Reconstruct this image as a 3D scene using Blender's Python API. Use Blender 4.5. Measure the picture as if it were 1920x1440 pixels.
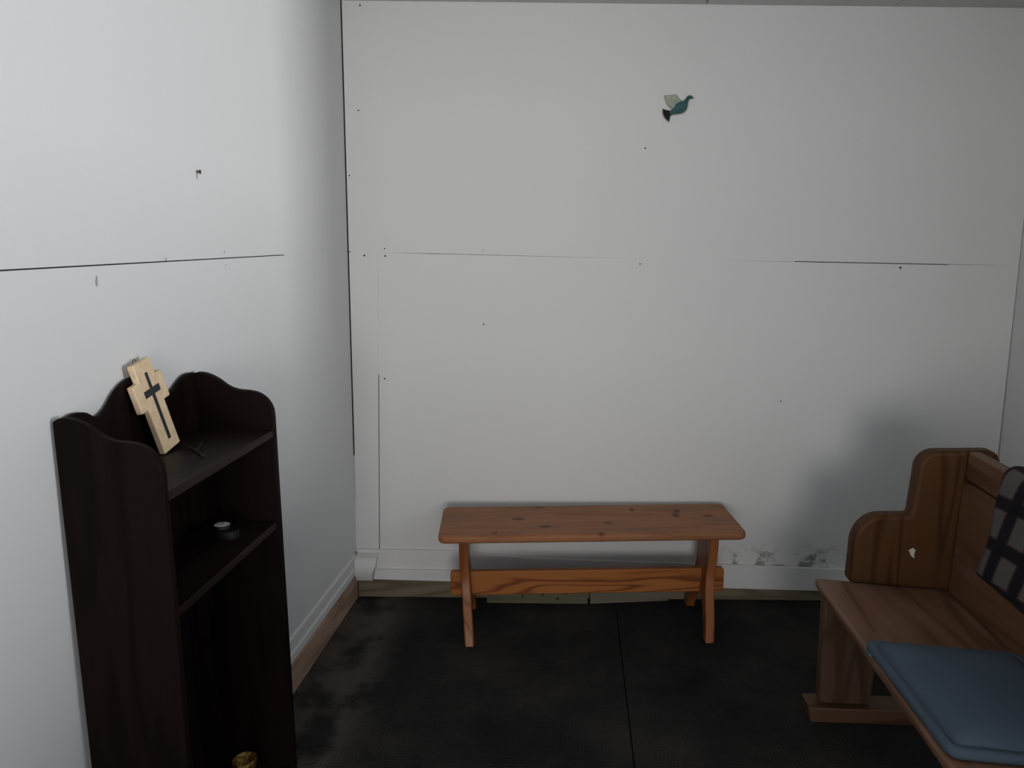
import bpy, bmesh, math, random
from math import sin, cos, pi, radians, atan
from mathutils import Vector, Matrix, noise

C = bpy.context.scene
COL = C.collection
for o in list(bpy.data.objects):
    bpy.data.objects.remove(o)
random.seed(4)

# ------------------------------------------------------------------ camera
F_PX, EYE = 1490.0, 1.5
cam_data = bpy.data.cameras.new('camera')
cam = bpy.data.objects.new('camera', cam_data)
COL.objects.link(cam)
cam_data.sensor_fit = 'HORIZONTAL'
cam_data.sensor_width = 36.0
cam_data.lens = 36.0 * F_PX / 1920.0
cam_data.clip_start = 0.02
R = (Matrix.Rotation(radians(2.0), 4, 'Z') @ Matrix.Rotation(pi / 2 - atan(273 / F_PX), 4, 'X')
     @ Matrix.Rotation(radians(-0.4), 4, 'Z'))
cam.matrix_world = Matrix.Translation((0, 0, EYE)) @ R
C.camera = cam

# ------------------------------------------------------------------ world, daylight, exposure
C.view_settings.view_transform = 'Standard'
C.view_settings.look = 'None'
C.view_settings.gamma = 1.0
C.view_settings.exposure = 0.0
C.view_settings.use_curve_mapping = False
world = bpy.data.worlds.new('overcast_sky')
C.world = world
world.use_nodes = True
bg = world.node_tree.nodes['Background']
bg.inputs['Color'].default_value = (0.84, 0.915, 1.0, 1)
bg.inputs['Strength'].default_value = 2.0


def area(name, loc, target, sx, sy, power, color, spread=pi):
    d = bpy.data.lights.new(name, 'AREA')
    d.shape = 'RECTANGLE'
    d.size, d.size_y = sx, sy
    d.energy = power
    d.color = color
    d.spread = spread
    o = bpy.data.objects.new(name, d)
    COL.objects.link(o)
    o.location = loc
    o.rotation_euler = (Vector(target) - Vector(loc)).to_track_quat('-Z', 'Y').to_euler()
    return o


# daylight through the window in the right wall (beside the camera) and the window in the wall behind it
area('window_daylight', (8.0, -1.67, 0.8), (-0.8, 2.0, 1.5), 1.1, 2.6, 435, (0.985, 0.975, 1.0))
area('rear_window_daylight', (0.35, -8.0, 1.3), (-0.2, 3.0, 1.5), 4.0, 2.6, 400, (1.0, 0.975, 0.955))

# ------------------------------------------------------------------ shared frame of the room
WY = 3.16                                   # back wall face
A_L = radians(4.101)                        # direction of the left wall
P0 = Vector((-0.775, WY, 0))                # foot of the left back corner
LD = Vector((sin(A_L), cos(A_L), 0))        # along the left wall, away from the camera
LN = Vector((cos(A_L), -sin(A_L), 0))       # out of the left wall into the room
TILT = 0.01474                              # the left wall leans in a little


def lw(s, off, z):                          # left wall coordinates -> world
    return P0 + LD * s + LN * off + Vector((TILT * (z - 0.209), 0, z))


# ------------------------------------------------------------------ mesh helpers
def link(name, me, mats, parent=None):
    o = bpy.data.objects.new(name, me)
    for m in (mats if isinstance(mats, (list, tuple)) else [mats]):
        me.materials.append(m)
    COL.objects.link(o)
    if parent is not None:
        o.parent = parent
    return o


def finish(name, bm, mats, parent=None, bevel=0.0, seg=2, smooth=True, angle=35):
    bmesh.ops.recalc_face_normals(bm, faces=bm.faces)
    me = bpy.data.meshes.new(name)
    bm.to_mesh(me)
    bm.free()
    if smooth:
        me.polygons.foreach_set('use_smooth', [True] * len(me.polygons))
        me.set_sharp_from_angle(angle=radians(angle))
    o = link(name, me, mats, parent)
    if bevel > 0:
        b = o.modifiers.new('edge', 'BEVEL')
        b.width = bevel
        b.segments = seg
        b.limit_method = 'ANGLE'
        b.angle_limit = radians(40)
        b.harden_normals = False
    return o


def add_prism(bm, pts, vec, mat=0):
    """closed polygon pts (3-D) extruded by vec"""
    vec = Vector(vec)
    a = [bm.verts.new(Vector(p)) for p in pts]
    b = [bm.verts.new(Vector(p) + vec) for p in pts]
    n = len(pts)
    fs = [bm.faces.new(a), bm.faces.new(list(reversed(b)))]
    for i in range(n):
        fs.append(bm.faces.new((a[i], b[i], b[(i + 1) % n], a[(i + 1) % n])))
    for f in fs:
        f.material_index = mat
    return fs


def add_box(bm, lo, hi, mat=0):
    x0, y0, z0 = lo
    x1, y1, z1 = hi
    return add_prism(bm, [(x0, y0, z0), (x1, y0, z0), (x1, y1, z0), (x0, y1, z0)], (0, 0, z1 - z0), mat)


def add_tube(bm, pts, r, n=10, mat=0, taper=None):
    rings = []
    pts = [Vector(p) for p in pts]
    for i, p in enumerate(pts):
        t = (pts[min(i + 1, len(pts) - 1)] - pts[max(i - 1, 0)]).normalized()
        u = t.cross(Vector((0, 0, 1)))
        if u.length < 1e-3:
            u = t.cross(Vector((1, 0, 0)))
        u.normalize()
        v = t.cross(u)
        rr = r if taper is None else r * taper[i]
        rings.append([bm.verts.new(p + u * rr * cos(2 * pi * k / n) + v * rr * sin(2 * pi * k / n)) for k in range(n)])
    for a, b in zip(rings, rings[1:]):
        for k in range(n):
            bm.faces.new((a[k], a[(k + 1) % n], b[(k + 1) % n], b[k])).material_index = mat
    bm.faces.new(rings[0]).material_index = mat
    bm.faces.new(list(reversed(rings[-1]))).material_index = mat


def add_lathe(bm, prof, n=32, centre=(0, 0, 0), mat=0, wob=None):
    c = Vector(centre)
    rings = []
    for r, z in prof:
        if r < 1e-6:
            rings.append([bm.verts.new(c + Vector((0, 0, z)))])
        else:
            ring = []
            for k in range(n):
                a = 2 * pi * k / n
                q = Vector((r * cos(a), r * sin(a), z))
                if wob:
                    q = wob(q)
                ring.append(bm.verts.new(c + q))
            rings.append(ring)
    for a, b in zip(rings, rings[1:]):
        for k in range(n):
            k2 = (k + 1) % n
            if len(a) == 1 and len(b) == 1:
                continue
            if len(a) == 1:
                f = (a[0], b[k2], b[k])
            elif len(b) == 1:
                f = (a[k], a[k2], b[0])
            else:
                f = (a[k], a[k2], b[k2], b[k])
            bm.faces.new(f).material_index = mat


def smooth_path(pts, n=6):
    """Catmull-Rom through 2-D points"""
    out = []
    P = [pts[0]] + list(pts) + [pts[-1]]
    for i in range(1, len(P) - 2):
        p0, p1, p2, p3 = P[i - 1], P[i], P[i + 1], P[i + 2]
        for k in range(n):
            t = k / n
            out.append(tuple(0.5 * ((2 * p1[j]) + (-p0[j] + p2[j]) * t + (2 * p0[j] - 5 * p1[j] + 4 * p2[j] - p3[j]) * t * t
                                    + (-p0[j] + 3 * p1[j] - 3 * p2[j] + p3[j]) * t ** 3) for j in range(len(p1))))
    out.append(tuple(pts[-1]))
    return out


def thing(name, label, cat, loc=(0, 0, 0), rotz=0.0, group=None):
    o = bpy.data.objects.new(name, None)
    o.empty_display_size = 0.1
    COL.objects.link(o)
    o.location = loc
    o.rotation_euler = (0, 0, rotz)
    tag(o, label, cat, group)
    return o


def tag(o, label, cat, group=None):
    o['label'] = label
    o['category'] = cat
    if group:
        o['group'] = group
    return o


def structure(o):
    o['kind'] = 'structure'
    return o


# ------------------------------------------------------------------ materials
class M:
    def __init__(self, name):
        self.m = bpy.data.materials.new(name)
        self.m.use_nodes = True
        self.nt = self.m.node_tree
        self.b = self.nt.nodes['Principled BSDF']
        self.tc = self.nt.nodes.new('ShaderNodeTexCoord')

    def n(self, t, **kw):
        nd = self.nt.nodes.new(t)
        for k, v in kw.items():
            setattr(nd, k, v)
        return nd

    def l(self, a, b):
        self.nt.links.new(a, b)

    def mapped(self, scale=(1, 1, 1), loc=(0, 0, 0), rot=(0, 0, 0), src='Object'):
        mp = self.n('ShaderNodeMapping')
        mp.inputs['Scale'].default_value = scale
        mp.inputs['Location'].default_value = loc
        mp.inputs['Rotation'].default_value = rot
        self.l(self.tc.outputs[src], mp.inputs['Vector'])
        return mp.outputs['Vector']

    def noise(self, vec, scale, detail=3, rough=0.55, dist=0.0):
        nd = self.n('ShaderNodeTexNoise')
        nd.inputs['Scale'].default_value = scale
        nd.inputs['Detail'].default_value = detail
        nd.inputs['Roughness'].default_value = rough
        nd.inputs['Distortion'].default_value = dist
        self.l(vec, nd.inputs['Vector'])
        return nd.outputs['Fac']

    def math(self, op, a, b=None, c=None, clamp=False):
        nd = self.n('ShaderNodeMath', operation=op)
        nd.use_clamp = clamp
        for i, v in enumerate((a, b, c)):
            if v is None:
                continue
            if isinstance(v, (int, float)):
                nd.inputs[i].default_value = v
            else:
                self.l(v, nd.inputs[i])
        return nd.outputs[0]

    def ramp(self, fac, stops):
        nd = self.n('ShaderNodeValToRGB')
        el = nd.color_ramp.elements
        while len(el) < len(stops):
            el.new(0.5)
        for e, (p, c) in zip(el, stops):
            e.position = p
            e.color = (*c, 1) if len(c) == 3 else c
        self.l(fac, nd.inputs['Fac'])
        return nd.outputs['Color']

    def step(self, x, lo, hi):
        nd = self.n('ShaderNodeMapRange', interpolation_type='SMOOTHSTEP')
        nd.inputs['From Min'].default_value = lo
        nd.inputs['From Max'].default_value = hi
        self.l(x, nd.inputs['Value'])
        return nd.outputs['Result']

    def mix(self, fac, a, b, blend='MIX'):
        nd = self.n('ShaderNodeMix', data_type='RGBA', blend_type=blend)
        for s, v in ((nd.inputs[0], fac), (nd.inputs[6], a), (nd.inputs[7], b)):
            if isinstance(v, (int, float)):
                s.default_value = v
            elif isinstance(v, tuple):
                s.default_value = (*v, 1) if len(v) == 3 else v
            else:
                self.l(v, s)
        return nd.outputs[2]

    def sep(self, vec):
        nd = self.n('ShaderNodeSeparateXYZ')
        self.l(vec, nd.inputs[0])
        return nd.outputs

    def out(self, col=None, rough=0.5, bump=None, dist=0.002, strength=0.4, metal=0.0, spec=0.5):
        if col is not None:
            if isinstance(col, tuple):
                self.b.inputs['Base Color'].default_value = (*col, 1)
            else:
                self.l(col, self.b.inputs['Base Color'])
        if isinstance(rough, (int, float)):
            self.b.inputs['Roughness'].default_value = rough
        else:
            self.l(rough, self.b.inputs['Roughness'])
        self.b.inputs['Metallic'].default_value = metal
        self.b.inputs['Specular IOR Level'].default_value = spec
        if bump is not None:
            bp = self.n('ShaderNodeBump')
            bp.inputs['Distance'].default_value = dist
            bp.inputs['Strength'].default_value = strength
            self.l(bump, bp.inputs['Height'])
            self.l(bp.outputs[0], self.b.inputs['Normal'])
        return self.m


def paint_mat(name, base, mould=False):
    k = M(name)
    v = k.mapped()
    a = k.noise(v, 2.2, 3)
    b = k.noise(v, 45, 2)
    col = k.mix(k.math('MULTIPLY', a, 0.5), base, tuple(c * 0.95 for c in base))
    if mould:
        # black mould specks creeping up from the skirting at the right of the bench
        xyz = k.sep(v)
        sp = k.noise(k.mapped((1, 1, 1.5)), 17, 4, 0.6)
        spots = k.step(sp, 0.49, 0.63)
        zt = k.math('MULTIPLY', k.step(xyz[2], 0.135, 0.15), k.math('SUBTRACT', 1.0, k.step(xyz[2], 0.17, 0.26)))
        xt = k.math('MULTIPLY', k.step(xyz[0], 0.72, 0.82), k.math('SUBTRACT', 1.0, k.step(xyz[0], 1.2, 1.32)))
        mk = k.math('MULTIPLY', k.math('MULTIPLY', spots, zt), k.math('MULTIPLY', xt, 0.75))
        col = k.mix(mk, col, (0.09, 0.085, 0.08))
    return k.out(col, 0.62, k.math('ADD', b, k.math('MULTIPLY', a, 2.0)), 0.0012, 0.35, spec=0.3)


def wood_mat(name, dark, mid, light, grain='X', scale=1.0, rings=7.0, rough=0.5, knots=(), wear=None, spec=0.4, contrast=1.0):
    """long grain along one object axis; contour bands of a stretched noise make the cathedral figure"""
    k = M(name)
    st = {'X': (0.55, 5.5, 5.5), 'Y': (5.5, 0.55, 5.5), 'Z': (5.5, 5.5, 0.55)}[grain]
    fine = {'X': (4, 190, 190), 'Y': (190, 4, 190), 'Z': (190, 190, 4)}[grain]
    big = k.noise(k.mapped(tuple(c * scale for c in st)), 1.0, 2, 0.45, 0.25)
    w = k.math('MULTIPLY', big, rings)
    w = k.math('FRACT', w)
    tri = k.math('ABSOLUTE', k.math('SUBTRACT', k.math('MULTIPLY', w, 2.0), 1.0))
    band = k.step(tri, 0.45, 1.0)
    fib = k.noise(k.mapped(fine), 1.0, 3, 0.6)
    t = k.math('ADD', k.math('MULTIPLY', band, 0.6 * contrast), k.math('MULTIPLY', fib, 0.45), clamp=True)
    col = k.ramp(t, [(0.0, light), (0.45, mid), (1.0, dark)])
    if wear:
        wn = k.step(k.noise(k.mapped((1.6, 7, 7) if grain == 'X' else (7, 1.6, 7)), 2.2, 4, 0.65), 0.45, 0.72)
        col = k.mix(k.math('MULTIPLY', wn, 0.65), col, wear)
    for (kx, ky, rx, ry) in knots:
        p = k.sep(k.mapped((1 / rx, 1 / ry, 0), (-kx / rx, -ky / ry, 0)))
        d = k.math('SQRT', k.math('ADD', k.math('MULTIPLY', p[0], p[0]), k.math('MULTIPLY', p[1], p[1])))
        d = k.math('ADD', d, k.math('MULTIPLY', k.math('SUBTRACT', fib, 0.5), 0.7))
        f = k.math('SUBTRACT', 1.0, k.step(d, 0.55, 1.1))
        col = k.mix(k.math('MULTIPLY', f, 0.85), col, tuple(c * 0.35 for c in dark))
    rr = k.math('ADD', k.math('MULTIPLY', fib, 0.2), rough - 0.1)
    return k.out(col, rr, k.math('ADD', k.math('MULTIPLY', fib, 0.7), k.math('MULTIPLY', band, 0.3)), 0.0006, 0.5, spec=spec)


MAT = {}
MAT['paint'] = paint_mat('white_wall_paint', (0.70, 0.70, 0.69))
MAT['paint_back'] = paint_mat('white_wall_paint_stained', (0.70, 0.695, 0.68), mould=True)
MAT['trim'] = paint_mat('white_gloss_trim', (0.72, 0.71, 0.70))
MAT['ceiling'] = paint_mat('ceiling_paint', (0.60, 0.60, 0.58))
MAT['gap'] = M('dark_gap').out((0.03, 0.027, 0.024), 0.9)
MAT['rust'] = M('rusty_nail').out((0.06, 0.045, 0.04), 0.7, metal=0.4)


def carpet():
    k = M('dark_ribbed_carpet')
    v = k.mapped()
    a = k.noise(v, 2.6, 4, 0.6)
    b = k.noise(k.mapped(loc=(3, 1, 0)), 5.5, 3)
    c = k.noise(v, 260, 2)
    col = k.ramp(a, [(0.30, (0.013, 0.013, 0.013)), (0.5, (0.027, 0.026, 0.025)), (0.72, (0.050, 0.046, 0.040))])
    xyz = k.sep(v)
    # brown dust tracked in along the left wall
    dust = k.math('MULTIPLY', k.step(b, 0.36, 0.56), k.math('SUBTRACT', 1.0, k.step(k.math('ADD', xyz[0], k.math('MULTIPLY', b, 0.25)), -0.50, -0.36)))
    col = k.mix(k.math('MULTIPLY', dust, 0.7), col, (0.13, 0.11, 0.09))
    lint = k.step(k.noise(k.mapped(loc=(7, 2, 0)), 130, 0), 0.86, 0.9)
    col = k.mix(lint, col, (0.2, 0.2, 0.2))
    ribs = k.math('SINE', k.math('MULTIPLY', xyz[0], 2 * pi / 0.012))
    rib2 = k.math('SINE', k.math('MULTIPLY', xyz[1], 2 * pi / 0.012))
    h = k.math('ADD', k.math('MULTIPLY', k.math('ADD', ribs, rib2), 0.3), c)
    col = k.mix(k.math('MULTIPLY', c, 0.5), col, (0.006, 0.006, 0.006))
    return k.out(col, 0.95, h, 0.003, 0.6, spec=0.15)


MAT['carpet'] = carpet()
MAT['raw'] = wood_mat('bare_board', (0.10, 0.075, 0.045), (0.16, 0.125, 0.08), (0.21, 0.17, 0.11), 'X', rough=0.75)
MAT['raw_left'] = wood_mat('bare_pine_board', (0.26, 0.165, 0.115), (0.38, 0.25, 0.175), (0.48, 0.33, 0.23), 'Y', rough=0.7)
MAT['lath'] = wood_mat('pale_lath', (0.08, 0.075, 0.042), (0.125, 0.117, 0.068), (0.16, 0.15, 0.09), 'X', rough=0.75)
MAT['lath2'] = wood_mat('paler_lath', (0.10, 0.095, 0.062), (0.155, 0.145, 0.10), (0.20, 0.185, 0.13), 'X', rough=0.75)
MAT['bench_top'] = wood_mat('worn_pine_top', (0.17, 0.062, 0.024), (0.28, 0.108, 0.043), (0.35, 0.150, 0.062), 'X', 1.3, 9, 0.5, spec=0.25, contrast=0.55,
                            knots=[(0.345, 0.030, 0.016, 0.030), (0.360, 0.075, 0.016, 0.026), (-0.17, -0.075, 0.026, 0.014), (0.07, -0.045, 0.019, 0.012),
                                   (-0.27, 0.01, 0.028, 0.018), (0.185, 0.10, 0.012, 0.022), (0.47, 0.02, 0.026, 0.015),
                                   (-0.18, 0.14, 0.022, 0.013), (-0.36, -0.135, 0.013, 0.013), (0.03, -0.155, 0.016, 0.012)],
                            wear=(0.17, 0.088, 0.052))
MAT['bench_leg'] = wood_mat('orange_pine_upright', (0.16, 0.045, 0.014), (0.26, 0.085, 0.025), (0.32, 0.115, 0.038), 'Z', 1.2, 6, 0.4, spec=0.3)
MAT['bench_rail'] = wood_mat('orange_pine_rail', (0.16, 0.045, 0.012), (0.32, 0.105, 0.025), (0.40, 0.145, 0.038), 'X', 1.7, 8, 0.45, contrast=1.25, spec=0.25)
MAT['pew_x'] = wood_mat('pew_pine_crosswise', (0.060, 0.028, 0.014), (0.095, 0.047, 0.024), (0.125, 0.064, 0.034), 'X', 1.0, 6, 0.45, spec=0.25)
MAT['pew_y'] = wood_mat('pew_pine_lengthwise', (0.085, 0.040, 0.018), (0.125, 0.060, 0.028), (0.16, 0.080, 0.040), 'Y', 1.0, 7, 0.45, wear=(0.19, 0.11, 0.08), spec=0.2)
MAT['pew_seat'] = wood_mat('worn_pew_seat', (0.10, 0.048, 0.024), (0.165, 0.085, 0.046), (0.215, 0.118, 0.070), 'Y', 1.0, 7, 0.45, wear=(0.27, 0.155, 0.115), spec=0.2)
MAT['pew_leg'] = wood_mat('greyed_pew_leg', (0.060, 0.032, 0.018), (0.090, 0.050, 0.030), (0.12, 0.070, 0.045), 'Z', 1.3, 7, 0.55, spec=0.15)
MAT['pew_z'] = wood_mat('pew_pine_upright', (0.042, 0.017, 0.005), (0.068, 0.028, 0.0095), (0.088, 0.039, 0.015), 'Z', 1.3, 8, 0.48, contrast=1.1, spec=0.12)
MAT['dark_z'] = wood_mat('dark_stained_upright', (0.003, 0.0013, 0.0011), (0.0058, 0.0026, 0.0022), (0.0095, 0.0045, 0.0038), 'Z', 1.4, 5, 0.55, spec=0.07)
MAT['dark_y'] = wood_mat('dark_stained_shelf', (0.006, 0.003, 0.0025), (0.012, 0.006, 0.005), (0.020, 0.011, 0.009), 'Y', 1.4, 5, 0.48, spec=0.15)


def cross_mat():
    k = M('cream_painted_wood')
    v = k.mapped()
    a = k.noise(v, 60, 4)
    b = k.noise(v, 380, 2)
    col = k.ramp(a, [(0.3, (0.62, 0.45, 0.27)), (0.6, (0.74, 0.57, 0.37))])
    return k.out(col, 0.7, k.math('ADD', a, b), 0.0008, 0.5)


MAT['cream'] = cross_mat()
MAT['black'] = M('black_inlay').out((0.012, 0.016, 0.020), 0.5)
MAT['wax'] = M('white_wax').out((0.85, 0.84, 0.81), 0.5)
MAT['wick'] = M('burnt_wick').out((0.02, 0.02, 0.02), 0.9)
MAT['holder'] = M('dark_candle_holder').out((0.007, 0.007, 0.008), 0.6, spec=0.2)
MAT['twig'] = M('dark_twig').out((0.008, 0.006, 0.005), 0.8)


def gold_mat():
    k = M('crumpled_gold')
    v = k.mapped()
    a = k.noise(v, 110, 4, 0.7)
    col = k.ramp(a, [(0.35, (0.16, 0.08, 0.015)), (0.65, (0.55, 0.36, 0.11))])
    return k.out(col, 0.38, a, 0.004, 0.8, metal=0.85)


MAT['gold'] = gold_mat()


def glaze(name, c1, c2, scale, rough=0.25, spec=0.2):
    k = M(name)
    a = k.noise(k.mapped(), scale, 3)
    return k.out(k.ramp(a, [(0.35, c1), (0.65, c2)]), rough, a, 0.0008, 0.4, spec=spec)


MAT['teal'] = glaze('teal_glaze', (0.012, 0.058, 0.068), (0.032, 0.108, 0.105), 40, 0.5)
MAT['navy'] = glaze('navy_glaze', (0.001, 0.002, 0.006), (0.003, 0.005, 0.012), 40, 0.6)
MAT['mint'] = glaze('pale_grey_green_glaze', (0.25, 0.30, 0.26), (0.43, 0.43, 0.34), 55, 0.5)
MAT['rim'] = glaze('cream_clay', (0.34, 0.30, 0.22), (0.46, 0.42, 0.32), 80, 0.7)


def cushion_mat():
    k = M('slate_blue_cloth')
    v = k.mapped()
    a = k.noise(v, 8, 3)
    wv = k.noise(v, 500, 1)
    col = k.mix(a, (0.060, 0.086, 0.118), (0.078, 0.104, 0.134))
    return k.out(col, 0.9, k.math('ADD', wv, a), 0.001, 0.5, spec=0.2)


MAT['cushion'] = cushion_mat()


def plaid():
    k = M('plaid_wool')
    mp = k.mapped(src='UV')
    xy = k.sep(mp)

    def stripes(x, period, off, w):
        f = k.math('ABSOLUTE', k.math('SUBTRACT', k.math('FRACT', k.math('DIVIDE', k.math('SUBTRACT', x, off), period)), 0.5))
        return k.math('SUBTRACT', 1.0, k.step(f, w / period - 0.012, w / period + 0.012))

    per = 0.120
    sx = stripes(xy[0], per, 0.058 - per / 2, 0.020)
    sy = stripes(xy[1], per, 0.669 - per / 2, 0.017)
    rx = stripes(xy[0], per, 0.058 - per / 2, 0.026)
    ry = stripes(xy[1], per, 0.669 - per / 2, 0.021)
    weave = k.noise(k.mapped(src='UV', scale=(700, 700, 1)), 1.0, 1)
    base = k.mix(weave, (0.10, 0.089, 0.089), (0.142, 0.127, 0.120))
    red = k.math('MAXIMUM', rx, ry)
    col = k.mix(k.math('MULTIPLY', red, 0.75), base, (0.055, 0.010, 0.014))
    col = k.mix(k.math('MULTIPLY', sx, 0.92), col, (0.010, 0.011, 0.014))
    col = k.mix(k.math('MULTIPLY', sy, 0.92), col, (0.010, 0.011, 0.014))
    return k.out(col, 0.95, weave, 0.0015, 0.6, spec=0.15)


MAT['plaid'] = plaid()

# ------------------------------------------------------------------ the room
CZ = 2.365


def top_z(x):                                # ceiling line on the back wall
    return 2.38 + (x + 0.739) * (2.314 - 2.38) / 2.507


XR = 1.85                                    # right wall face


def seam_z(x):
    pts = [(-1.0, 1.46), (-0.75, 1.453), (-0.422, 1.446), (0.522, 1.416), (0.993, 1.405), (1.581, 1.387), (XR + 0.1, 1.38)]
    for (a, za), (b, zb) in zip(pts, pts[1:]):
        if a <= x <= b:
            return za + (zb - za) * (x - a) / (b - a)
    return pts[-1][1]


def wall_panel(bm, pts, y=WY, t=0.006, mat=0):
    add_prism(bm, [(x, y, z) for x, z in pts], (0, t, 0), mat)


def skirt_top(x):
    pts = [(-0.80, 0.214), (-0.725, 0.214), (-0.363, 0.21), (-0.026, 0.179), (0.732, 0.158), (1.284, 0.139), (XR, 0.12)]
    for (a, za), (b, zb) in zip(pts, pts[1:]):
        if a <= x <= b:
            return za + (zb - za) * (x - a) / (b - a)
    return pts[-1][1]


def skirt_bot(x):
    return 0.085 + (x + 0.707) * (0.043 - 0.085) / 1.865


# back wall: painted sheets on a dark batten ground, real gaps between them, paint bridging parts of the gaps
bm = bmesh.new()
add_box(bm, (-1.15, WY + 0.006, 0), (XR + 0.15, WY + 0.05, 2.6), 1)
g = 0.0016


def corner_x(z):
    return -0.775 + TILT * (z - 0.209)


CG = 0.0050
wall_panel(bm, [(corner_x(seam_z(-0.75)) + CG, seam_z(-0.75) + g), (0.5, seam_z(0.5) + g), (XR - 0.002, seam_z(XR) + g), (XR - 0.002, 2.5), (corner_x(2.5) + CG, 2.5)])
wall_panel(bm, [(-0.636 + g, seam_z(-0.63) - g), (-0.676 + g, 0.219), (-0.676 + g, 0.05), (XR - 0.006, 0.05), (XR - 0.002, seam_z(XR) - g), (0.5, seam_z(0.5) - g)])
wall_panel(bm, [(corner_x(seam_z(-0.75)) + CG, seam_z(-0.75) - g), (-0.636 - g, seam_z(-0.63) - g), (-0.676 - g, 0.219), (-0.676 - g, 0.05), (corner_x(0.05) + CG, 0.05)])


def fill_gap(bm, a, b, w=0.0034, depth=0.0005):
    (x0, z0), (x1, z1) = a, b
    d = Vector((x1 - x0, 0, z1 - z0)).normalized()
    nrm = Vector((-d.z, 0, d.x)) * w / 2
    A, B = Vector((x0, WY + depth, z0)), Vector((x1, WY + depth, z1))
    add_prism(bm, [A - nrm, B - nrm, B + nrm, A + nrm], (0, 0.004, 0), 0)


for xa, xb, dep in ((-0.745, -0.64, 0.0016), (-0.64, -0.56, 0.0009), (-0.56, -0.422, 0.0013), (-0.422, 0.522, 0.0001), (0.522, 0.694, 0.0012),
                    (0.694, 0.818, 0.0002), (0.818, 0.865, 0.0014), (0.865, 0.993, 0.0002), (1.581, 1.69, 0.0007), (1.69, XR - 0.003, 0.0002)):
    fill_gap(bm, (xa, seam_z(xa)), (xb, seam_z(xb)), depth=dep)
fill_gap(bm, (corner_x(0.20) + 0.0030, 0.20), (corner_x(0.42) + 0.0030, 0.42), w=0.008, depth=0.0004)
fill_gap(bm, (corner_x(0.42) + 0.0020, 0.42), (corner_x(0.62) + 0.0020, 0.62), w=0.004, depth=0.0014)
fill_gap(bm, (-0.636, seam_z(-0.63)), (-0.6406, 1.33), depth=0.0003)
fill_gap(bm, (-0.6406, 1.33), (-0.6475, 1.10), depth=0.0010)
fill_gap(bm, (-0.6475, 1.10), (-0.652, 0.96), depth=0.0016)


def wdot(bm, x, z, r, mat=1, n=10, stretch=1.0):
    vs = [bm.verts.new((x + r * cos(2 * pi * k / n), WY - 0.0006, z + r * stretch * sin(2 * pi * k / n))) for k in range(n)]
    c = bm.verts.new((x, WY - 0.0012, z))
    for k in range(n):
        bm.faces.new((vs[k], vs[(k + 1) % n], c)).material_index = mat


def px_wall(u, v):                           # reading of the photograph on the back wall plane
    d = R.to_3x3() @ Vector(((u - 960) / F_PX, -(v - 720) / F_PX, -1.0))
    t = WY / d.y
    return (d.x * t, EYE + d.z * t)


# paint-filled screw heads and little holes in the sheets
for u, v, r in ((1210, 278, .0032), (1464, 752, .0028), (907, 608, .003), (1688, 502, .0045), (675, 10, .0035), (672, 207, .003), (655, 329, .003),
                (683, 479, .0038), (721, 466, .003), (722, 480, .0036), (721, 710, .0034), (1200, 495, .0028), (738, 1074, .0034), (906, 470, .002)):
    x, z = px_wall(u, v)
    wdot(bm, x, z, r)
wall_back = structure(finish('wall_back', bm, [MAT['paint_back'], MAT['gap']], smooth=False))

# skirting on the back wall (tapering white board, thicker lower lip on its left half)
bm = bmesh.new()
xs = [-0.768, -0.363, -0.026, 0.732, 1.284, XR - 0.004]
add_prism(bm, [(x, WY - 0.012, skirt_top(x)) for x in xs] + [(x, WY - 0.012, skirt_bot(x)) for x in reversed(xs)], (0, 0.0118, 0))
add_prism(bm, [(-0.70, WY - 0.024, 0.129), (-0.36, WY - 0.024, 0.126), (0.02, WY - 0.013, 0.118), (0.02, WY - 0.013, skirt_bot(0.02) + 0.004), (-0.36, WY - 0.024, skirt_bot(-0.36)), (-0.70, WY - 0.024, skirt_bot(-0.70))], (0, 0.011, 0))
structure(finish('baseboard_back', bm, [MAT['trim'], MAT['gap']], bevel=0.002))

# bare board under the white skirting
bm = bmesh.new()
add_prism(bm, [(-0.7705, WY - 0.009, 0), (XR - 0.004, WY - 0.009, 0), (XR - 0.004, WY - 0.009, skirt_bot(XR) - 0.001), (0.83, WY - 0.009, 0.058), (0.80, WY - 0.009, 0.050), (-0.7705, WY - 0.009, 0.084)], (0, 0.0088, 0))
structure(finish('trim_1', bm, MAT['raw'], bevel=0.001))

# left wall: two sheets, gap between
bm = bmesh.new()
S0 = -5.6


def lpoly(bm, pts, off, t, mat=0):
    fs = [lw(s, off, z) for s, z in pts]
    add_prism(bm, fs, -LN * t, mat)


lpoly(bm, [(S0, 0), (0.04, 0), (0.04, 2.6), (S0, 2.6)], -0.006, 0.05, 1)
SZ = 1.4535
lpoly(bm, [(S0, 0), (-0.001, 0), (-0.001, SZ - 0.0014), (S0, SZ - 0.0014)], 0, 0.006)
lpoly(bm, [(S0, SZ + 0.0014), (-0.454, SZ + 0.0014), (-0.454, 2.5), (S0, 2.5)], 0, 0.006)
lpoly(bm, [(-0.452, SZ + 0.0014), (-0.001, SZ + 0.0014), (-0.001, 2.5), (-0.452, 2.5)], 0, 0.006)
lpoly(bm, [(-0.4545, SZ + 0.003), (-0.4515, SZ + 0.003), (-0.4515, 1.98), (-0.4545, 1.98)], -0.0001, 0.004)
lpoly(bm, [(-0.4545, 1.98), (-0.4515, 1.98), (-0.4515, 2.5), (-0.4545, 2.5)], -0.0008, 0.004)
lpoly(bm, [(-0.535, SZ - 0.003), (-0.49, SZ - 0.003), (-0.49, SZ + 0.003), (-0.535, SZ + 0.003)], -0.0002, 0.004)
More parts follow.
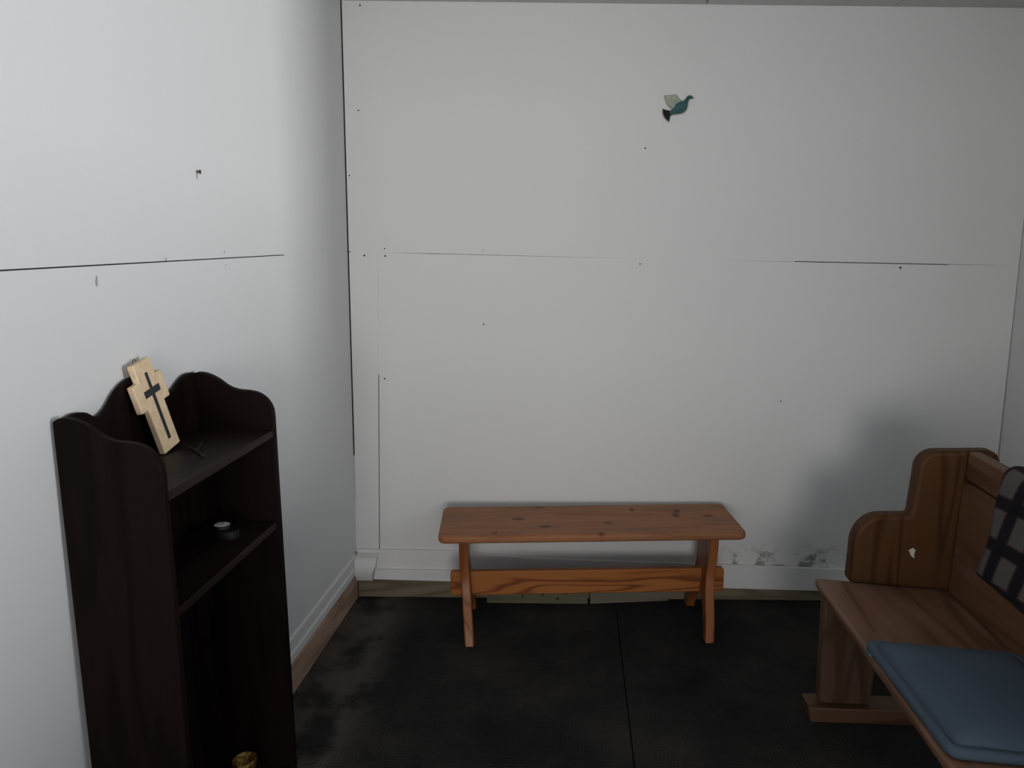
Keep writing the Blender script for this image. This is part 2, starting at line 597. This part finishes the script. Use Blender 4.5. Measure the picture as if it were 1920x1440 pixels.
lpoly(bm, [(-0.64, SZ - 0.003), (-0.535, SZ - 0.003), (-0.535, SZ + 0.003), (-0.64, SZ + 0.003)], -0.0019, 0.004)
lpoly(bm, [(-0.49, SZ - 0.003), (-0.003, SZ - 0.003), (-0.003, SZ + 0.003), (-0.49, SZ + 0.003)], -0.0009, 0.004)


def ldot(bm, s, z, rs, rz, mat=1, n=10):
    vs = [bm.verts.new(lw(s + rs * cos(2 * pi * k / n), 0.0006, z + rz * sin(2 * pi * k / n))) for k in range(n)]
    c = bm.verts.new(lw(s, 0.0012, z))
    for k in range(n):
        bm.faces.new((vs[k], vs[(k + 1) % n], c)).material_index = mat


def px_left(u, v):
    d = R.to_3x3() @ Vector(((u - 960) / F_PX, -(v - 720) / F_PX, -1.0))
    nn = LD.cross(Vector((TILT, 0, 1))).normalized()
    q = Vector((P0.x, WY, 0.209))
    o = Vector((0, 0, EYE))
    t = (q - o).dot(nn) / d.dot(nn)
    p = o + d * t
    return ((p - q).dot(LD), p.z)


for u, v, rs, rz, mt in ((420, 472, .003, .0035, 2), (423, 497, .0022, .0025, 2), (310, 486, .003, .004, 2), (605, 468, .003, .003, 2),
                         (180, 530, .0035, .008, 2), (180, 522, .0025, .006, 2), (584, 785, .003, .003, 2)):
    s, z = px_left(u, v)
    ldot(bm, s, z, rs, rz, mt)
MAT['smudge'] = M('grey_smudge').out((0.33, 0.33, 0.32), 0.8)
structure(finish('wall_left', bm, [MAT['paint'], MAT['gap'], MAT['smudge']], smooth=False))

# skirting on the left wall: white moulded board over a bare pine board, from beyond the bookcase to the corner
SK0 = -1.20
bm = bmesh.new()
prof = [(0.0005, 0.200), (0.004, 0.199), (0.007, 0.192), (0.0075, 0.155), (0.012, 0.146), (0.012, 0.120), (0.0005, 0.120)]
a = [bm.verts.new(lw(SK0, o_, z_)) for o_, z_ in prof]
b = [bm.verts.new(lw(-0.03, o_, z_)) for o_, z_ in prof]
for i in range(len(prof)):
    j = (i + 1) % len(prof)
    bm.faces.new((a[i], a[j], b[j], b[i]))
bm.faces.new(a)
bm.faces.new(list(reversed(b)))
structure(finish('baseboard_left', bm, MAT['trim'], smooth=False))
bm = bmesh.new()
ztop = [(SK0, 0.118), (-0.42, 0.118), (-0.40, 0.112), (-0.27, 0.113), (-0.25, 0.118), (-0.10, 0.118), (-0.013, 0.095)]
add_prism(bm, [lw(s, 0.0075, z) for s, z in ztop] + [lw(-0.013, 0.0075, 0), lw(SK0, 0.0075, 0)], -LN * 0.007)
add_prism(bm, [lw(SK0, 0.016, 0.117), lw(-0.33, 0.016, 0.117), lw(-0.30, 0.016, 0.110), lw(-0.22, 0.016, 0.096), lw(-0.22, 0.016, 0.082), lw(SK0, 0.016, 0.082)], -LN * 0.0085)
structure(finish('trim_2', bm, MAT['raw_left'], bevel=0.003))

# painted corner block where the two skirtings meet
bm = bmesh.new()
bx0, bx1, by1 = -0.772, -0.678, WY - 0.0005
add_prism(bm, [(bx0, by1, 0.202), (bx0, by1 - 0.055, 0.192), (bx0, by1 - 0.066, 0.165), (bx0, by1 - 0.066, 0.125), (bx0, by1 - 0.04, 0.085), (bx0, by1, 0.085)], (bx1 - bx0, 0, 0))
for v in bm.verts:
    if v.co.x > -0.70 and v.co.z < 0.13:
        v.co.x -= 0.022
structure(finish('trim_3', bm, MAT['trim'], bevel=0.004))

# right wall with a window opening beside the camera; rear wall with its own window
RW0, RW1, RZ0, RZ1 = -0.55, 1.44, 0.95, 2.28
bm = bmesh.new()
T = 0.16
for lo, hi in (((XR, -2.45, 0), (XR + T, RW0, 2.6)), ((XR, RW1, 0), (XR + T, WY + 0.05, 2.6)), ((XR, RW0, 0), (XR + T, RW1, RZ0)), ((XR, RW0, RZ1), (XR + T, RW1, 2.6))):
    add_box(bm, lo, hi)
structure(finish('wall_right', bm, MAT['paint'], smooth=False))
bm = bmesh.new()
for lo, hi in (((XR + 0.06, RW0, RZ0), (XR + 0.11, RW1, RZ0 + 0.05)), ((XR + 0.06, RW0, RZ1 - 0.05), (XR + 0.11, RW1, RZ1)), ((XR + 0.06, RW0, RZ0 + 0.05), (XR + 0.11, RW0 + 0.05, RZ1 - 0.05)),
               ((XR + 0.06, RW1 - 0.05, RZ0 + 0.05), (XR + 0.11, RW1, RZ1 - 0.05))):
    add_box(bm, lo, hi)
structure(finish('window_1', bm, MAT['trim'], smooth=False))
DX0, DX1, DZ0, DZ1, YR = -0.80, 0.85, 0.5, 2.3, -2.3
bm = bmesh.new()
for lo, hi in (((-1.7, YR - 0.12, 0), (DX0, YR, 2.6)), ((DX1, YR - 0.12, 0), (XR, YR, 2.6)), ((DX0, YR - 0.12, DZ1), (DX1, YR, 2.6)), ((DX0, YR - 0.12, 0), (DX1, YR, DZ0))):
    add_box(bm, lo, hi)
structure(finish('wall_rear', bm, MAT['paint'], smooth=False))
bm = bmesh.new()
for lo, hi in (((DX0, YR - 0.10, DZ0), (DX0 + 0.04, YR - 0.04, DZ1)), ((DX1 - 0.04, YR - 0.10, DZ0), (DX1, YR - 0.04, DZ1)), ((DX0 + 0.04, YR - 0.10, DZ1 - 0.04), (DX1 - 0.04, YR - 0.04, DZ1)),
               ((DX0 + 0.04, YR - 0.10, DZ0), (DX1 - 0.04, YR - 0.04, DZ0 + 0.04))):
    add_box(bm, lo, hi)
structure(finish('window_2', bm, MAT['trim'], smooth=False))

# floor: two widths of dark carpet with an open join
bm = bmesh.new()


def join_x(y):
    return 0.273 + (y - 2.059) * (0.300 - 0.273) / (2.701 - 2.059)


gj = 0.002
add_prism(bm, [(-1.8, -2.6, -0.006), (join_x(-2.6) - gj, -2.6, -0.006), (join_x(WY + .05) - gj, WY + 0.05, -0.006), (-1.8, WY + 0.05, -0.006)], (0, 0, 0.006))
add_prism(bm, [(join_x(-2.6) + gj, -2.6, -0.006), (XR + 0.2, -2.6, -0.006), (XR + 0.2, WY + 0.05, -0.006), (join_x(WY + .05) + gj, WY + 0.05, -0.006)], (0, 0, 0.006))
add_box(bm, (-1.8, -2.6, -0.06), (XR + 0.2, WY + 0.05, -0.006), 1)
structure(finish('floor', bm, [MAT['carpet'], M('open_join').out((0.003, 0.003, 0.003), 0.95, spec=0.0)], smooth=False))

# ceiling boards
bm = bmesh.new()
for x0, x1 in ((-2.0, -0.62), (-0.62, 0.612), (0.616, 1.30), (1.30, 2.02)):
    pts = []
    for x, y in ((x0, -2.5), (x1 - 0.003, -2.5), (x1 - 0.003, WY - 0.002), (x0, WY - 0.002)):
        pts.append((x, y, top_z(x)))
    add_prism(bm, pts, (0, 0, 0.02))
pts = [(x, y, top_z(x) + 0.03) for x, y in ((-2.0, -2.5), (2.02, -2.5), (2.02, WY + 0.05), (-2.0, WY + 0.05))]
add_prism(bm, pts, (0, 0, 0.03), 1)
structure(finish('ceiling', bm, [MAT['ceiling'], MAT['gap']], smooth=False))

# rusty nail in the left wall with its drip
s, z = px_left(368, 322)
nail = thing('nail', 'small rusty nail with a dark drip, high on the left wall above the bookcase', 'nail', lw(s, 0, z))
bm = bmesh.new()
add_tube(bm, [-LN * 0.004, LN * 0.008], 0.0022, 8)
add_tube(bm, [LN * 0.008, LN * 0.0095], 0.005, 10)
finish('nail_body', bm, MAT['rust'], nail)
bm = bmesh.new()
base = lw(s, 0, z)
pts = [lw(s - 0.004, 0.0004, z) - base, lw(s + 0.003, 0.0004, z) - base, lw(s + 0.0015, 0.0004, z - 0.018) - base, lw(s - 0.002, 0.0004, z - 0.018) - base]
add_prism(bm, pts, LN * 0.0004)
pts = [lw(s + 0.012, 0.0004, z + .004) - base, lw(s + 0.020, 0.0004, z + .003) - base, lw(s + 0.018, 0.0004, z - 0.005) - base, lw(s + 0.012, 0.0004, z - 0.004) - base]
add_prism(bm, pts, LN * 0.0004)
finish('rust_stain', bm, MAT['smudge'], nail, smooth=False)

# two loose laths lying along the foot of the back wall, under the bench
bm = bmesh.new()
add_prism(bm, [(-0.22, 0, 0), (0.20, 0, 0.0), (0.20, 0, 0.06), (-0.22, 0, 0.06)], (0, 0.016, 0))
for x, z in ((-0.07, 0.030), (0.015, 0.040), (0.075, 0.022), (0.11, 0.046)):
    n = 10
    vs = [bm.verts.new((x + 0.006 * cos(2 * pi * k / n), -0.0004, z + 0.006 * sin(2 * pi * k / n))) for k in range(n)]
    f = bm.faces.new(vs)
    f.material_index = 1
o = finish('wooden_lath', bm, [MAT['lath'], MAT['gap']], smooth=False)
o.location = (0, WY - 0.058, 0)
o.rotation_euler = (0, 0, radians(-0.4))
tag(o, 'pale olive wooden lath with nail holes standing against the bare board under the pine bench', 'lath')
bm = bmesh.new()
add_prism(bm, [(0.0, 0, 0), (0.33, 0, 0.0), (0.335, 0, 0.04), (0.0, 0, 0.048)], (0, 0.012, 0))
o = finish('wooden_lath', bm, MAT['lath2'], smooth=False)
o.location = (0.212, WY - 0.058, 0)
o.rotation_euler = (0, 0, radians(6))
tag(o, 'short paler lath without holes, under the right half of the pine bench', 'lath')

# ------------------------------------------------------------------ dark bookcase (local x = out of the left wall, y = along it, z up)
SB0, SB1, BT = -1.788, -1.268, 0.018
OB, OFR = 0.020, 0.222
book = thing('bookcase', 'narrow dark-stained wooden bookcase with wavy top edges against the left wall', 'bookcase', P0, -A_L)
side = smooth_path([(OB, 1.178), (0.036, 1.185), (0.060, 1.182), (0.086, 1.170), (0.110, 1.153), (0.134, 1.144), (0.165, 1.141), (0.188, 1.135), (0.207, 1.121), (0.219, 1.100), (OFR, 1.080)], 5)
for k, y0 in enumerate((SB0, SB1 - BT)):
    bm = bmesh.new()
    add_prism(bm, [(OB, y0, 0.0)] + [(x, y0, z) for x, z in side] + [(OFR, y0, 0.0)], (0, BT, 0))
    finish('side_panel', bm, MAT['dark_z'], book, bevel=0.0035)
yi0, yi1 = SB0 + BT, SB1 - BT
hump = smooth_path([(yi0, 1.176), (yi0 + 0.03, 1.183), (yi0 + 0.065, 1.178), (-1.674, 1.163), (-1.642, 1.170), (-1.605, 1.198), (-1.570, 1.214), (-1.527, 1.219), (-1.485, 1.214),
                    (-1.445, 1.192), (-1.408, 1.165), (-1.385, 1.162), (-1.355, 1.176), (-1.325, 1.187), (yi1, 1.186)], 5)
bm = bmesh.new()
add_prism(bm, [(OB, yi0, 0.05)] + [(OB, y, z) for y, z in hump] + [(OB, yi1, 0.05)], (0.012, 0, 0))
finish('back_panel', bm, MAT['dark_z'], book, bevel=0.003)
for zt, of in ((1.045, OFR - 0.002), (0.812, OFR - 0.006), (0.135, OFR - 0.004)):
    bm = bmesh.new()
    add_box(bm, (OB + 0.012, yi0, zt - 0.018), (of, yi1, zt))
    finish('shelf', bm, MAT['dark_y'], book, bevel=0.002)
bm = bmesh.new()
add_box(bm, (OFR - 0.03, yi0, 0.0), (OFR - 0.012, yi1, 0.117))
finish('plinth', bm, MAT['dark_y'], book, bevel=0.0015)


def on_shelf(s, off, z):
    return P0 + LD * s + LN * off + Vector((0, 0, z))


# cream cross leaning on the bookcase back; local x = width, y = towards the wall, z = up its length
CH = 0.198
cr = thing('wooden_cross', 'cream wooden cross with a thin black cross inlaid, leaning on the bookcase top', 'cross')
zax = (LN * -0.172 + LD * -0.185 + Vector((0, 0, 1))).normalized()
yax = -LN - zax * (-LN).dot(zax)
yax.normalize()
xax = yax.cross(zax)
m = Matrix((xax, yax, zax)).transposed().to_4x4()
m.translation = on_shelf(-1.492, 0.078, 1.0527)
cr.matrix_world = m
bm = bmesh.new()
hw, ha, z0, z1 = 0.0325, 0.057, 0.104, 0.166
add_prism(bm, [(-hw, 0, 0), (hw, 0, 0), (hw, 0, z0), (ha, 0, z0), (ha, 0, z1), (hw, 0, z1), (hw, 0, CH + .006), (-hw, 0, CH + .006), (-hw, 0, z1), (-ha, 0, z1), (-ha, 0, z0), (-hw, 0, z0)], (0, 0.0155, 0))
finish('cross_body', bm, MAT['cream'], cr, bevel=0.003, seg=3)
bm = bmesh.new()
w, zc = 0.0050, 0.1355
add_prism(bm, [(-w, 0, 0.024), (w, 0, 0.024), (w, 0, zc - .0075), (0.0295, 0, zc - .0075), (0.0295, 0, zc + .0075), (w, 0, zc + .0075), (w * .9, 0, 0.178), (-w * .9, 0, 0.178), (-w, 0, zc + .0075), (-0.0295, 0, zc + .0075), (-0.0295, 0, zc - .0075), (-w, 0, zc - .0075)],
          (0, -0.0012, 0))
o = finish('inlaid_cross', bm, MAT['black'], cr, bevel=0.0004)
o['label'] = 'black inlaid cross'
bm = bmesh.new()
add_tube(bm, [(0.006 * cos(t), 0.016, CH + .005 + 0.007 * sin(t)) for t in [pi * k / 8 for k in range(9)]], 0.0009, 6)
finish('hanging_loop', bm, MAT['rust'], cr)

# dark twig beside the cross
tw = thing('twig', 'thin dark forked twig lying on the bookcase top in front of the cream cross', 'twig', on_shelf(-1.50, 0.135, 1.0465), -A_L)
bm = bmesh.new()
add_tube(bm, [(-0.035, 0.030, 0.003), (-0.014, 0.012, 0.004), (0.012, -0.012, 0.003), (0.034, -0.038, 0.0028)], 0.0028, 8, taper=[0.6, 1, 1, 1.2])
add_tube(bm, [(0.0, 0.0, 0.0038), (-0.004, 0.022, 0.006), (-0.010, 0.045, 0.010)], 0.0018, 8, taper=[1, 0.9, 0.5])
finish('stem', bm, MAT['twig'], tw)

# tealight in a dark holder on the second shelf
th = thing('candle_holder', 'low oval dark candle holder on the middle shelf of the bookcase', 'candle holder', on_shelf(-1.401, 0.139, 0.8122), -A_L + radians(-25))
bm = bmesh.new()


def oval(q):
    return Vector((q.x, q.y * 0.74, q.z))


add_lathe(bm, [(0, 0), (0.030, 0), (0.0335, 0.004), (0.034, 0.018), (0.032, 0.021), (0, 0.0215)], 48, wob=oval)
finish('block', bm, MAT['holder'], th)
tl = thing('tealight', 'white wax tealight sitting in the dark holder on the middle shelf of the bookcase', 'candle', on_shelf(-1.397, 0.128, 0.8122 + 0.0219))
bm = bmesh.new()
add_lathe(bm, [(0, 0), (0.0185, 0), (0.019, 0.002), (0.019, 0.0080), (0.0185, 0.0082), (0.018, 0.0065), (0.0, 0.006)], 36)
finish('cup', bm, M('aluminium').out((0.06, 0.06, 0.06), 0.4, metal=0.8), tl)
bm = bmesh.new()
add_lathe(bm, [(0, 0.0058), (0.0179, 0.0066), (0.0179, 0.0076), (0.010, 0.0084), (0, 0.0080)], 36)
finish('wax', bm, MAT['wax'], tl)
bm = bmesh.new()
add_tube(bm, [(0, 0, 0.0076), (0.001, 0, 0.0105), (0.0025, 0.001, 0.012)], 0.0009, 6)
finish('wick', bm, MAT['wick'], tl)

# crumpled gold bowl on the bottom shelf
gb = thing('bowl', 'small crumpled gold bowl on the bottom shelf of the dark bookcase', 'bowl', on_shelf(-1.328, 0.105, 0.1343))


def crumple(q):
    nz = noise.noise(q * 90) * 0.0028
    d = Vector((q.x, q.y, 0))
    if d.length > 1e-6:
        q = q + d.normalized() * nz
    q.z += noise.noise(q * 60 + Vector((3, 1, 2))) * 0.002 * min(1.0, q.z / 0.02) + 0.18 * q.z * (q.x * 10)
    return q


bm = bmesh.new()
add_lathe(bm, [(0, 0.001), (0.014, 0.001), (0.022, 0.008), (0.028, 0.020), (0.031, 0.034), (0.032, 0.042), (0.0305, 0.0425), (0.029, 0.034), (0.025, 0.018), (0.016, 0.008), (0, 0.006)], 40, wob=crumple)
finish('bowl_shell', bm, MAT['gold'], gb, angle=80)

# ------------------------------------------------------------------ pine trestle bench (local x = length, y = depth, z up)
bench = thing('trestle_bench', 'orange pine trestle bench with worn top standing along the back wall', 'bench', (0.188, 2.930, 0), radians(3.0))
# seat: rounded corners and a rounded edge all round
L2, D2, rc = 0.568, 0.166, 0.030
outline = []
for cx, cy, a0 in ((L2 - rc, D2 - rc, 0), (-L2 + rc, D2 - rc, 90), (-L2 + rc, -D2 + rc, 180), (L2 - rc, -D2 + rc, 270)):
    for k in range(7):
        a = radians(a0 + 15 * k)
        outline.append((cx + rc * cos(a), cy + rc * sin(a)))
bm = bmesh.new()
add_prism(bm, [(x, y, 0.403) for x, y in outline], (0, 0, 0.030))
finish('seat', bm, MAT['bench_top'], bench, bevel=0.010, seg=4)


def trestle_profile():
    """hourglass upright: plank top, waist, two splayed feet with an arch between (y, z)"""
    right = smooth_path([(0.098, 0.403), (0.098, 0.36), (0.090, 0.31), (0.082, 0.26), (0.084, 0.215), (0.100, 0.165), (0.130, 0.105), (0.158, 0.05), (0.176, 0.0)], 5)
    inner = smooth_path([(0.132, 0.0), (0.115, 0.045), (0.088, 0.088), (0.050, 0.122), (0.0, 0.134)], 5)
    half = right + inner
    left = [(-y, z) for y, z in reversed(half[:-1])]
    return half + left


for x in (-0.478, 0.466):
    bm = bmesh.new()
    add_prism(bm, [(x - 0.017, y, z) for y, z in trestle_profile()], (0.034, 0, 0))
    for v in bm.verts:                       # the uprights lean in a little towards their feet
        if v.co.z < 0.28:
            v.co.x += (0.020 if x < 0 else -0.024) * (0.28 - v.co.z) / 0.28
    finish('trestle_leg', bm, MAT['bench_leg'], bench, bevel=0.011, seg=4, angle=50)
bm = bmesh.new()
pts = [(-0.535, 0.222), (-0.527, 0.230), (0.525, 0.230), (0.533, 0.222), (0.533, 0.142), (0.526, 0.133), (-0.528, 0.131), (-0.535, 0.139)]
add_prism(bm, [(x, -0.013, z) for x, z in pts], (0, 0.026, 0))
finish('stretcher', bm, MAT['bench_rail'], bench, bevel=0.004, seg=3)

# ------------------------------------------------------------------ church pew at the right (local x = depth from the front edge of the seat, y = length, away from the camera)
A_P = radians(2.3)
pew = thing('pew', 'brown pine church pew with a stepped end panel along the right wall', 'pew', (0.861, 2.37, 0), -A_P)
PL = -1.80


def rake(x):
    return 0.45 - 0.076 * x


# seat board
bm = bmesh.new()
add_prism(bm, [(0.0, PL, rake(0)), (0.42, PL, rake(0.42)), (0.42, PL, rake(0.42) - 0.03), (0.0, PL, rake(0) - 0.03)], (0, 0.0 - PL, 0))
finish('seat', bm, MAT['pew_seat'], pew, bevel=0.011, seg=4)


def arc(cx, cz, r, a0, a1, n=8):
    return [(cx + r * cos(radians(a0 + (a1 - a0) * k / n)), cz + r * sin(radians(a0 + (a1 - a0) * k / n))) for k in range(n + 1)]


panel = ([(0.098, rake(0.098)), (0.102, 0.53)] + [(0.186 - 0.084 * cos(radians(t)), 0.563 + 0.099 * sin(radians(t))) for t in range(5, 91, 8)] + [(0.266, 0.664), (0.276, 0.80)]
         + arc(0.333, 0.808, 0.057, 180, 90, 8) + arc(0.475, 0.830, 0.038, 90, 0, 6) + [(0.515, rake(0.5))])
for y0 in (-0.022, PL - 0.03):
    bm = bmesh.new()
    add_prism(bm, [(x, y0, z + 0.0006) for x, z in panel], (0, 0.056, 0))
    finish('end_panel', bm, MAT['pew_z'], pew, bevel=0.013, seg=4, angle=30)
# back: cap rail above a recessed board, slightly reclined
yb0, yb1 = PL + 0.026, -0.023
bm = bmesh.new()
add_prism(bm, [(0.410, yb0, 0.782), (0.414, yb0, 0.868), (0.452, yb0, 0.868), (0.450, yb0, 0.782)], (0, yb1 - yb0, 0))
finish('top_rail', bm, MAT['pew_y'], pew, bevel=0.007, seg=3)
bm = bmesh.new()
add_prism(bm, [(0.395, yb0, rake(0.395) + 0.001), (0.408, yb0, 0.778), (0.440, yb0, 0.778), (0.430, yb0, rake(0.42) - 0.03)], (0, yb1 - yb0, 0))
finish('back_board', bm, MAT['pew_y'], pew, bevel=0.003)
for y0, yf in ((-0.058, -0.080), (PL + 0.02, PL + 0.0)):
    bm = bmesh.new()
    add_prism(bm, [(0.022, y0, 0.0505), (0.018, y0, rake(0.018) - 0.0305), (0.20, y0, rake(0.2) - 0.0305), (0.178, y0, 0.0505)], (0, 0.05, 0))
    finish('leg', bm, MAT['pew_leg'], pew, bevel=0.009, seg=3)
    bm = bmesh.new()
    add_prism(bm, [(0.30, y0 + .004, 0.0505), (0.34, y0 + .004, rake(0.34) - 0.031), (0.42, y0 + .004, rake(0.42) - 0.031), (0.44, y0 + .004, 0.0505)], (0, 0.046, 0))
    finish('leg', bm, MAT['pew_leg'], pew, bevel=0.006, seg=3)
    bm = bmesh.new()
    add_prism(bm, [(-0.008, yf, 0.0), (0.0, yf, 0.0), (0.50, yf, 0.0), (0.50, yf, 0.05), (-0.016, yf, 0.05)], (0, 0.085, 0))
    finish('foot_rail', bm, MAT['pew_x'], pew, bevel=0.004, seg=3)
# flakes of white paint spilt on the panel and seat
bm = bmesh.new()
add_prism(bm, [(0.268, -0.0226, 0.555), (0.280, -0.0226, 0.562), (0.288, -0.0226, 0.555), (0.285, -0.0226, 0.540), (0.287, -0.0226, 0.528), (0.276, -0.0226, 0.537)], (0, 0.0004, 0))
o = finish('paint_drip', bm, M('dried_paint').out((0.55, 0.53, 0.48), 0.6), pew, smooth=False)
o['label'] = 'small white paint drip'


# ------------------------------------------------------------------ blue cushion on the pew
cu = thing('seat_cushion', 'slate blue fabric seat cushion lying on the pew seat', 'cushion')
mc = Matrix.Translation((0.861, 2.37, 0)) @ Matrix.Rotation(-A_P, 4, 'Z') @ Matrix.Translation((0.194, -0.662, rake(0.194) + 0.0012)) @ Matrix.Rotation(math.atan(0.076), 4, 'Y') @ Matrix.Rotation(radians(1.0), 4, 'Z')
cu.matrix_world = mc
HX, HY, RC = 0.194, 0.228, 0.022


def rrect(inset, n=14):
    hx, hy = HX - inset, HY - inset
    r = max(RC - inset * 0.2, 0.004)
    out = []
    # straight sides are subdivided too
    corners = [(hx - r, hy - r, 0), (-hx + r, hy - r, 90), (-hx + r, -hy + r, 180), (hx - r, -hy + r, 270)]
    for i, (cx, cy, a0) in enumerate(corners):
        for k in range(7):
            a = radians(a0 + 15 * k)
            out.append((cx + r * cos(a), cy + r * sin(a)))
        a = radians(a0 + 90)
        ex, ey = cx + r * cos(a), cy + r * sin(a)
        nx, ny, na = corners[(i + 1) % 4]
        sx, sy = nx + r * cos(radians(na)), ny + r * sin(radians(na))
        for k in range(1, n):
            out.append((ex + (sx - ex) * k / n, ey + (sy - ey) * k / n))
    return out


bm = bmesh.new()
rings = []
for inset, z in ((0.02, 0.0), (0.006, 0.001), (0.0, 0.006), (-0.002, 0.013), (0.000, 0.020), (0.006, 0.0245), (0.013, 0.0245), (0.0185, 0.020), (0.021, 0.0195), (0.0235, 0.024), (0.029, 0.031), (0.045, 0.039), (0.08, 0.045), (0.13, 0.048), (0.18, 0.049)):
    ring = []
    for x, y in rrect(inset):
        nz = noise.noise(Vector((x * 9, y * 9, 2.0))) * 0.0035 * min(1, z / 0.03)
        wv = noise.noise(Vector((x * 22, y * 22, 7.0))) * 0.0018 if z > 0.004 else 0
        ring.append(bm.verts.new((x + wv, y + wv, z + nz if z > 0.02 else z)))
    rings.append(ring)
n = len(rings[0])
for a, b in zip(rings, rings[1:]):
    for k in range(n):
        bm.faces.new((a[k], a[(k + 1) % n], b[(k + 1) % n], b[k]))
bm.faces.new(list(reversed(rings[0])))
bm.faces.new(rings[-1])
finish('cushion_cover', bm, MAT['cushion'], cu, angle=180)
bm = bmesh.new()
add_prism(bm, [(-HX - 0.009, HY - 0.058, 0.002), (-HX + 0.01, HY - 0.058, 0.002), (-HX + 0.012, HY - 0.020, 0.002), (-HX - 0.002, HY - 0.018, 0.002), (-HX - 0.010, HY - 0.032, 0.002)], (0, 0, 0.009))
finish('corner_tab', bm, MAT['cushion'], cu, bevel=0.003)

# ------------------------------------------------------------------ plaid blanket over the pew back
path = smooth_path([(0.3835, 0.560), (0.386, 0.62), (0.390, 0.70), (0.395, 0.78), (0.398, 0.835), (0.403, 0.868), (0.415, 0.884), (0.434, 0.889), (0.453, 0.884), (0.465, 0.866), (0.472, 0.80), (0.477, 0.70), (0.480, 0.60)], 6)
bm = bmesh.new()
uvl = bm.loops.layers.uv.new('UVMap')
NP, PW = 60, 0.85
qs, acc = [], 0.560
for i, p in enumerate(path):
    if i:
        acc += math.hypot(p[0] - path[i - 1][0], p[1] - path[i - 1][1])
    qs.append(acc)
grid, uvs = [], []
for i, (x, z) in enumerate(path):
    row, ur = [], []
    for j in range(NP + 1):
        q = qs[i]
        p = -0.055 * max(0.0, min(q, 0.90) - 0.66) / 0.24 + PW * j / NP
        sk = -0.200 - 0.318 * (min(q, 0.93) - 0.56)
        y = sk - p + 0.006 * noise.noise(Vector((q * 7, p * 3, 1)))
        wv = abs(noise.noise(Vector((p * 11, q * 4, 5)))) * 0.010 * max(0.0, 1 - abs(q - 0.56) / 0.35)
        row.append(bm.verts.new((x - wv, y, z)))
        ur.append((p, z + 0.09 * (y + 0.244) if q < 0.87 else q))
    grid.append(row)
    uvs.append(ur)
for i in range(len(path) - 1):
    for j in range(NP):
        f = bm.faces.new((grid[i][j], grid[i][j + 1], grid[i + 1][j + 1], grid[i + 1][j]))
        for lp, (a, b) in zip(f.loops, ((i, j), (i, j + 1), (i + 1, j + 1), (i + 1, j))):
            lp[uvl].uv = uvs[a][b]
blanket = finish('blanket', bm, MAT['plaid'], angle=180)
sol = blanket.modifiers.new('thickness', 'SOLIDIFY')
sol.thickness = 0.005
sol.offset = 0
blanket.location = (0.861, 2.37, 0)
blanket.rotation_euler = (0, 0, -A_P)
tag(blanket, 'grey and black plaid wool blanket draped over the back of the pew', 'blanket')

# ------------------------------------------------------------------ ceramic dove on the back wall
DXC, DZC = px_wall(1268, 203)
dove = thing('dove_plaque', 'small teal ceramic dove with pale wing and navy tail on the back wall', 'wall decoration', (DXC, WY, DZC))


def dp(zx, zy):
    return ((zx / 13.714 - 68) * 0.001955, (53 - zy / 13.714) * 0.001955)


body = [(745, 800), (800, 770), (860, 735), (885, 690), (910, 640), (960, 600), (1030, 575), (1100, 560), (1150, 515), (1190, 455), (1225, 425), (1270, 418), (1310, 435), (1375, 490), (1320, 500), (1270, 512), (1235, 550),
        (1220, 610), (1217, 680), (1195, 750), (1150, 815), (1090, 850), (1010, 870), (930, 878), (860, 885), (800, 905), (765, 930)]
wing = [(612, 412), (690, 418), (770, 412), (850, 412), (890, 398), (935, 430), (965, 480), (1010, 515), (1060, 550), (1000, 585), (930, 622), (890, 675), (870, 725), (825, 735), (770, 700), (715, 650), (668, 570), (640, 490)]
tail = [(575, 745), (620, 770), (680, 785), (740, 800), (765, 925), (752, 990), (742, 1065), (680, 1020), (620, 950), (582, 860)]


def plaque_poly(poly, y0, y1, grow=0.0):
    pts = [Vector(dp(*p)) for p in poly]
    c = sum(pts, Vector((0, 0))) / len(pts)
    pts = [p + (p - c).normalized() * grow for p in pts]
    bm_ = bmesh.new()
    add_prism(bm_, [(p.x, y0, p.y) for p in pts], (0, y1 - y0, 0))
    return bm_


for nm, poly, mt, lab in (('body', body, 'teal', 'teal glazed body'), ('wing', wing, 'mint', 'pale grey-green wing'), ('tail', tail, 'navy', 'navy tail')):
    o = finish(nm, plaque_poly(poly, -0.0105, -0.0062), MAT[mt], dove, bevel=0.0012)
    o['label'] = lab
    finish('clay_edge', plaque_poly(poly, -0.0062, -0.0005, 0.0036), MAT['rim'], o, bevel=0.001)
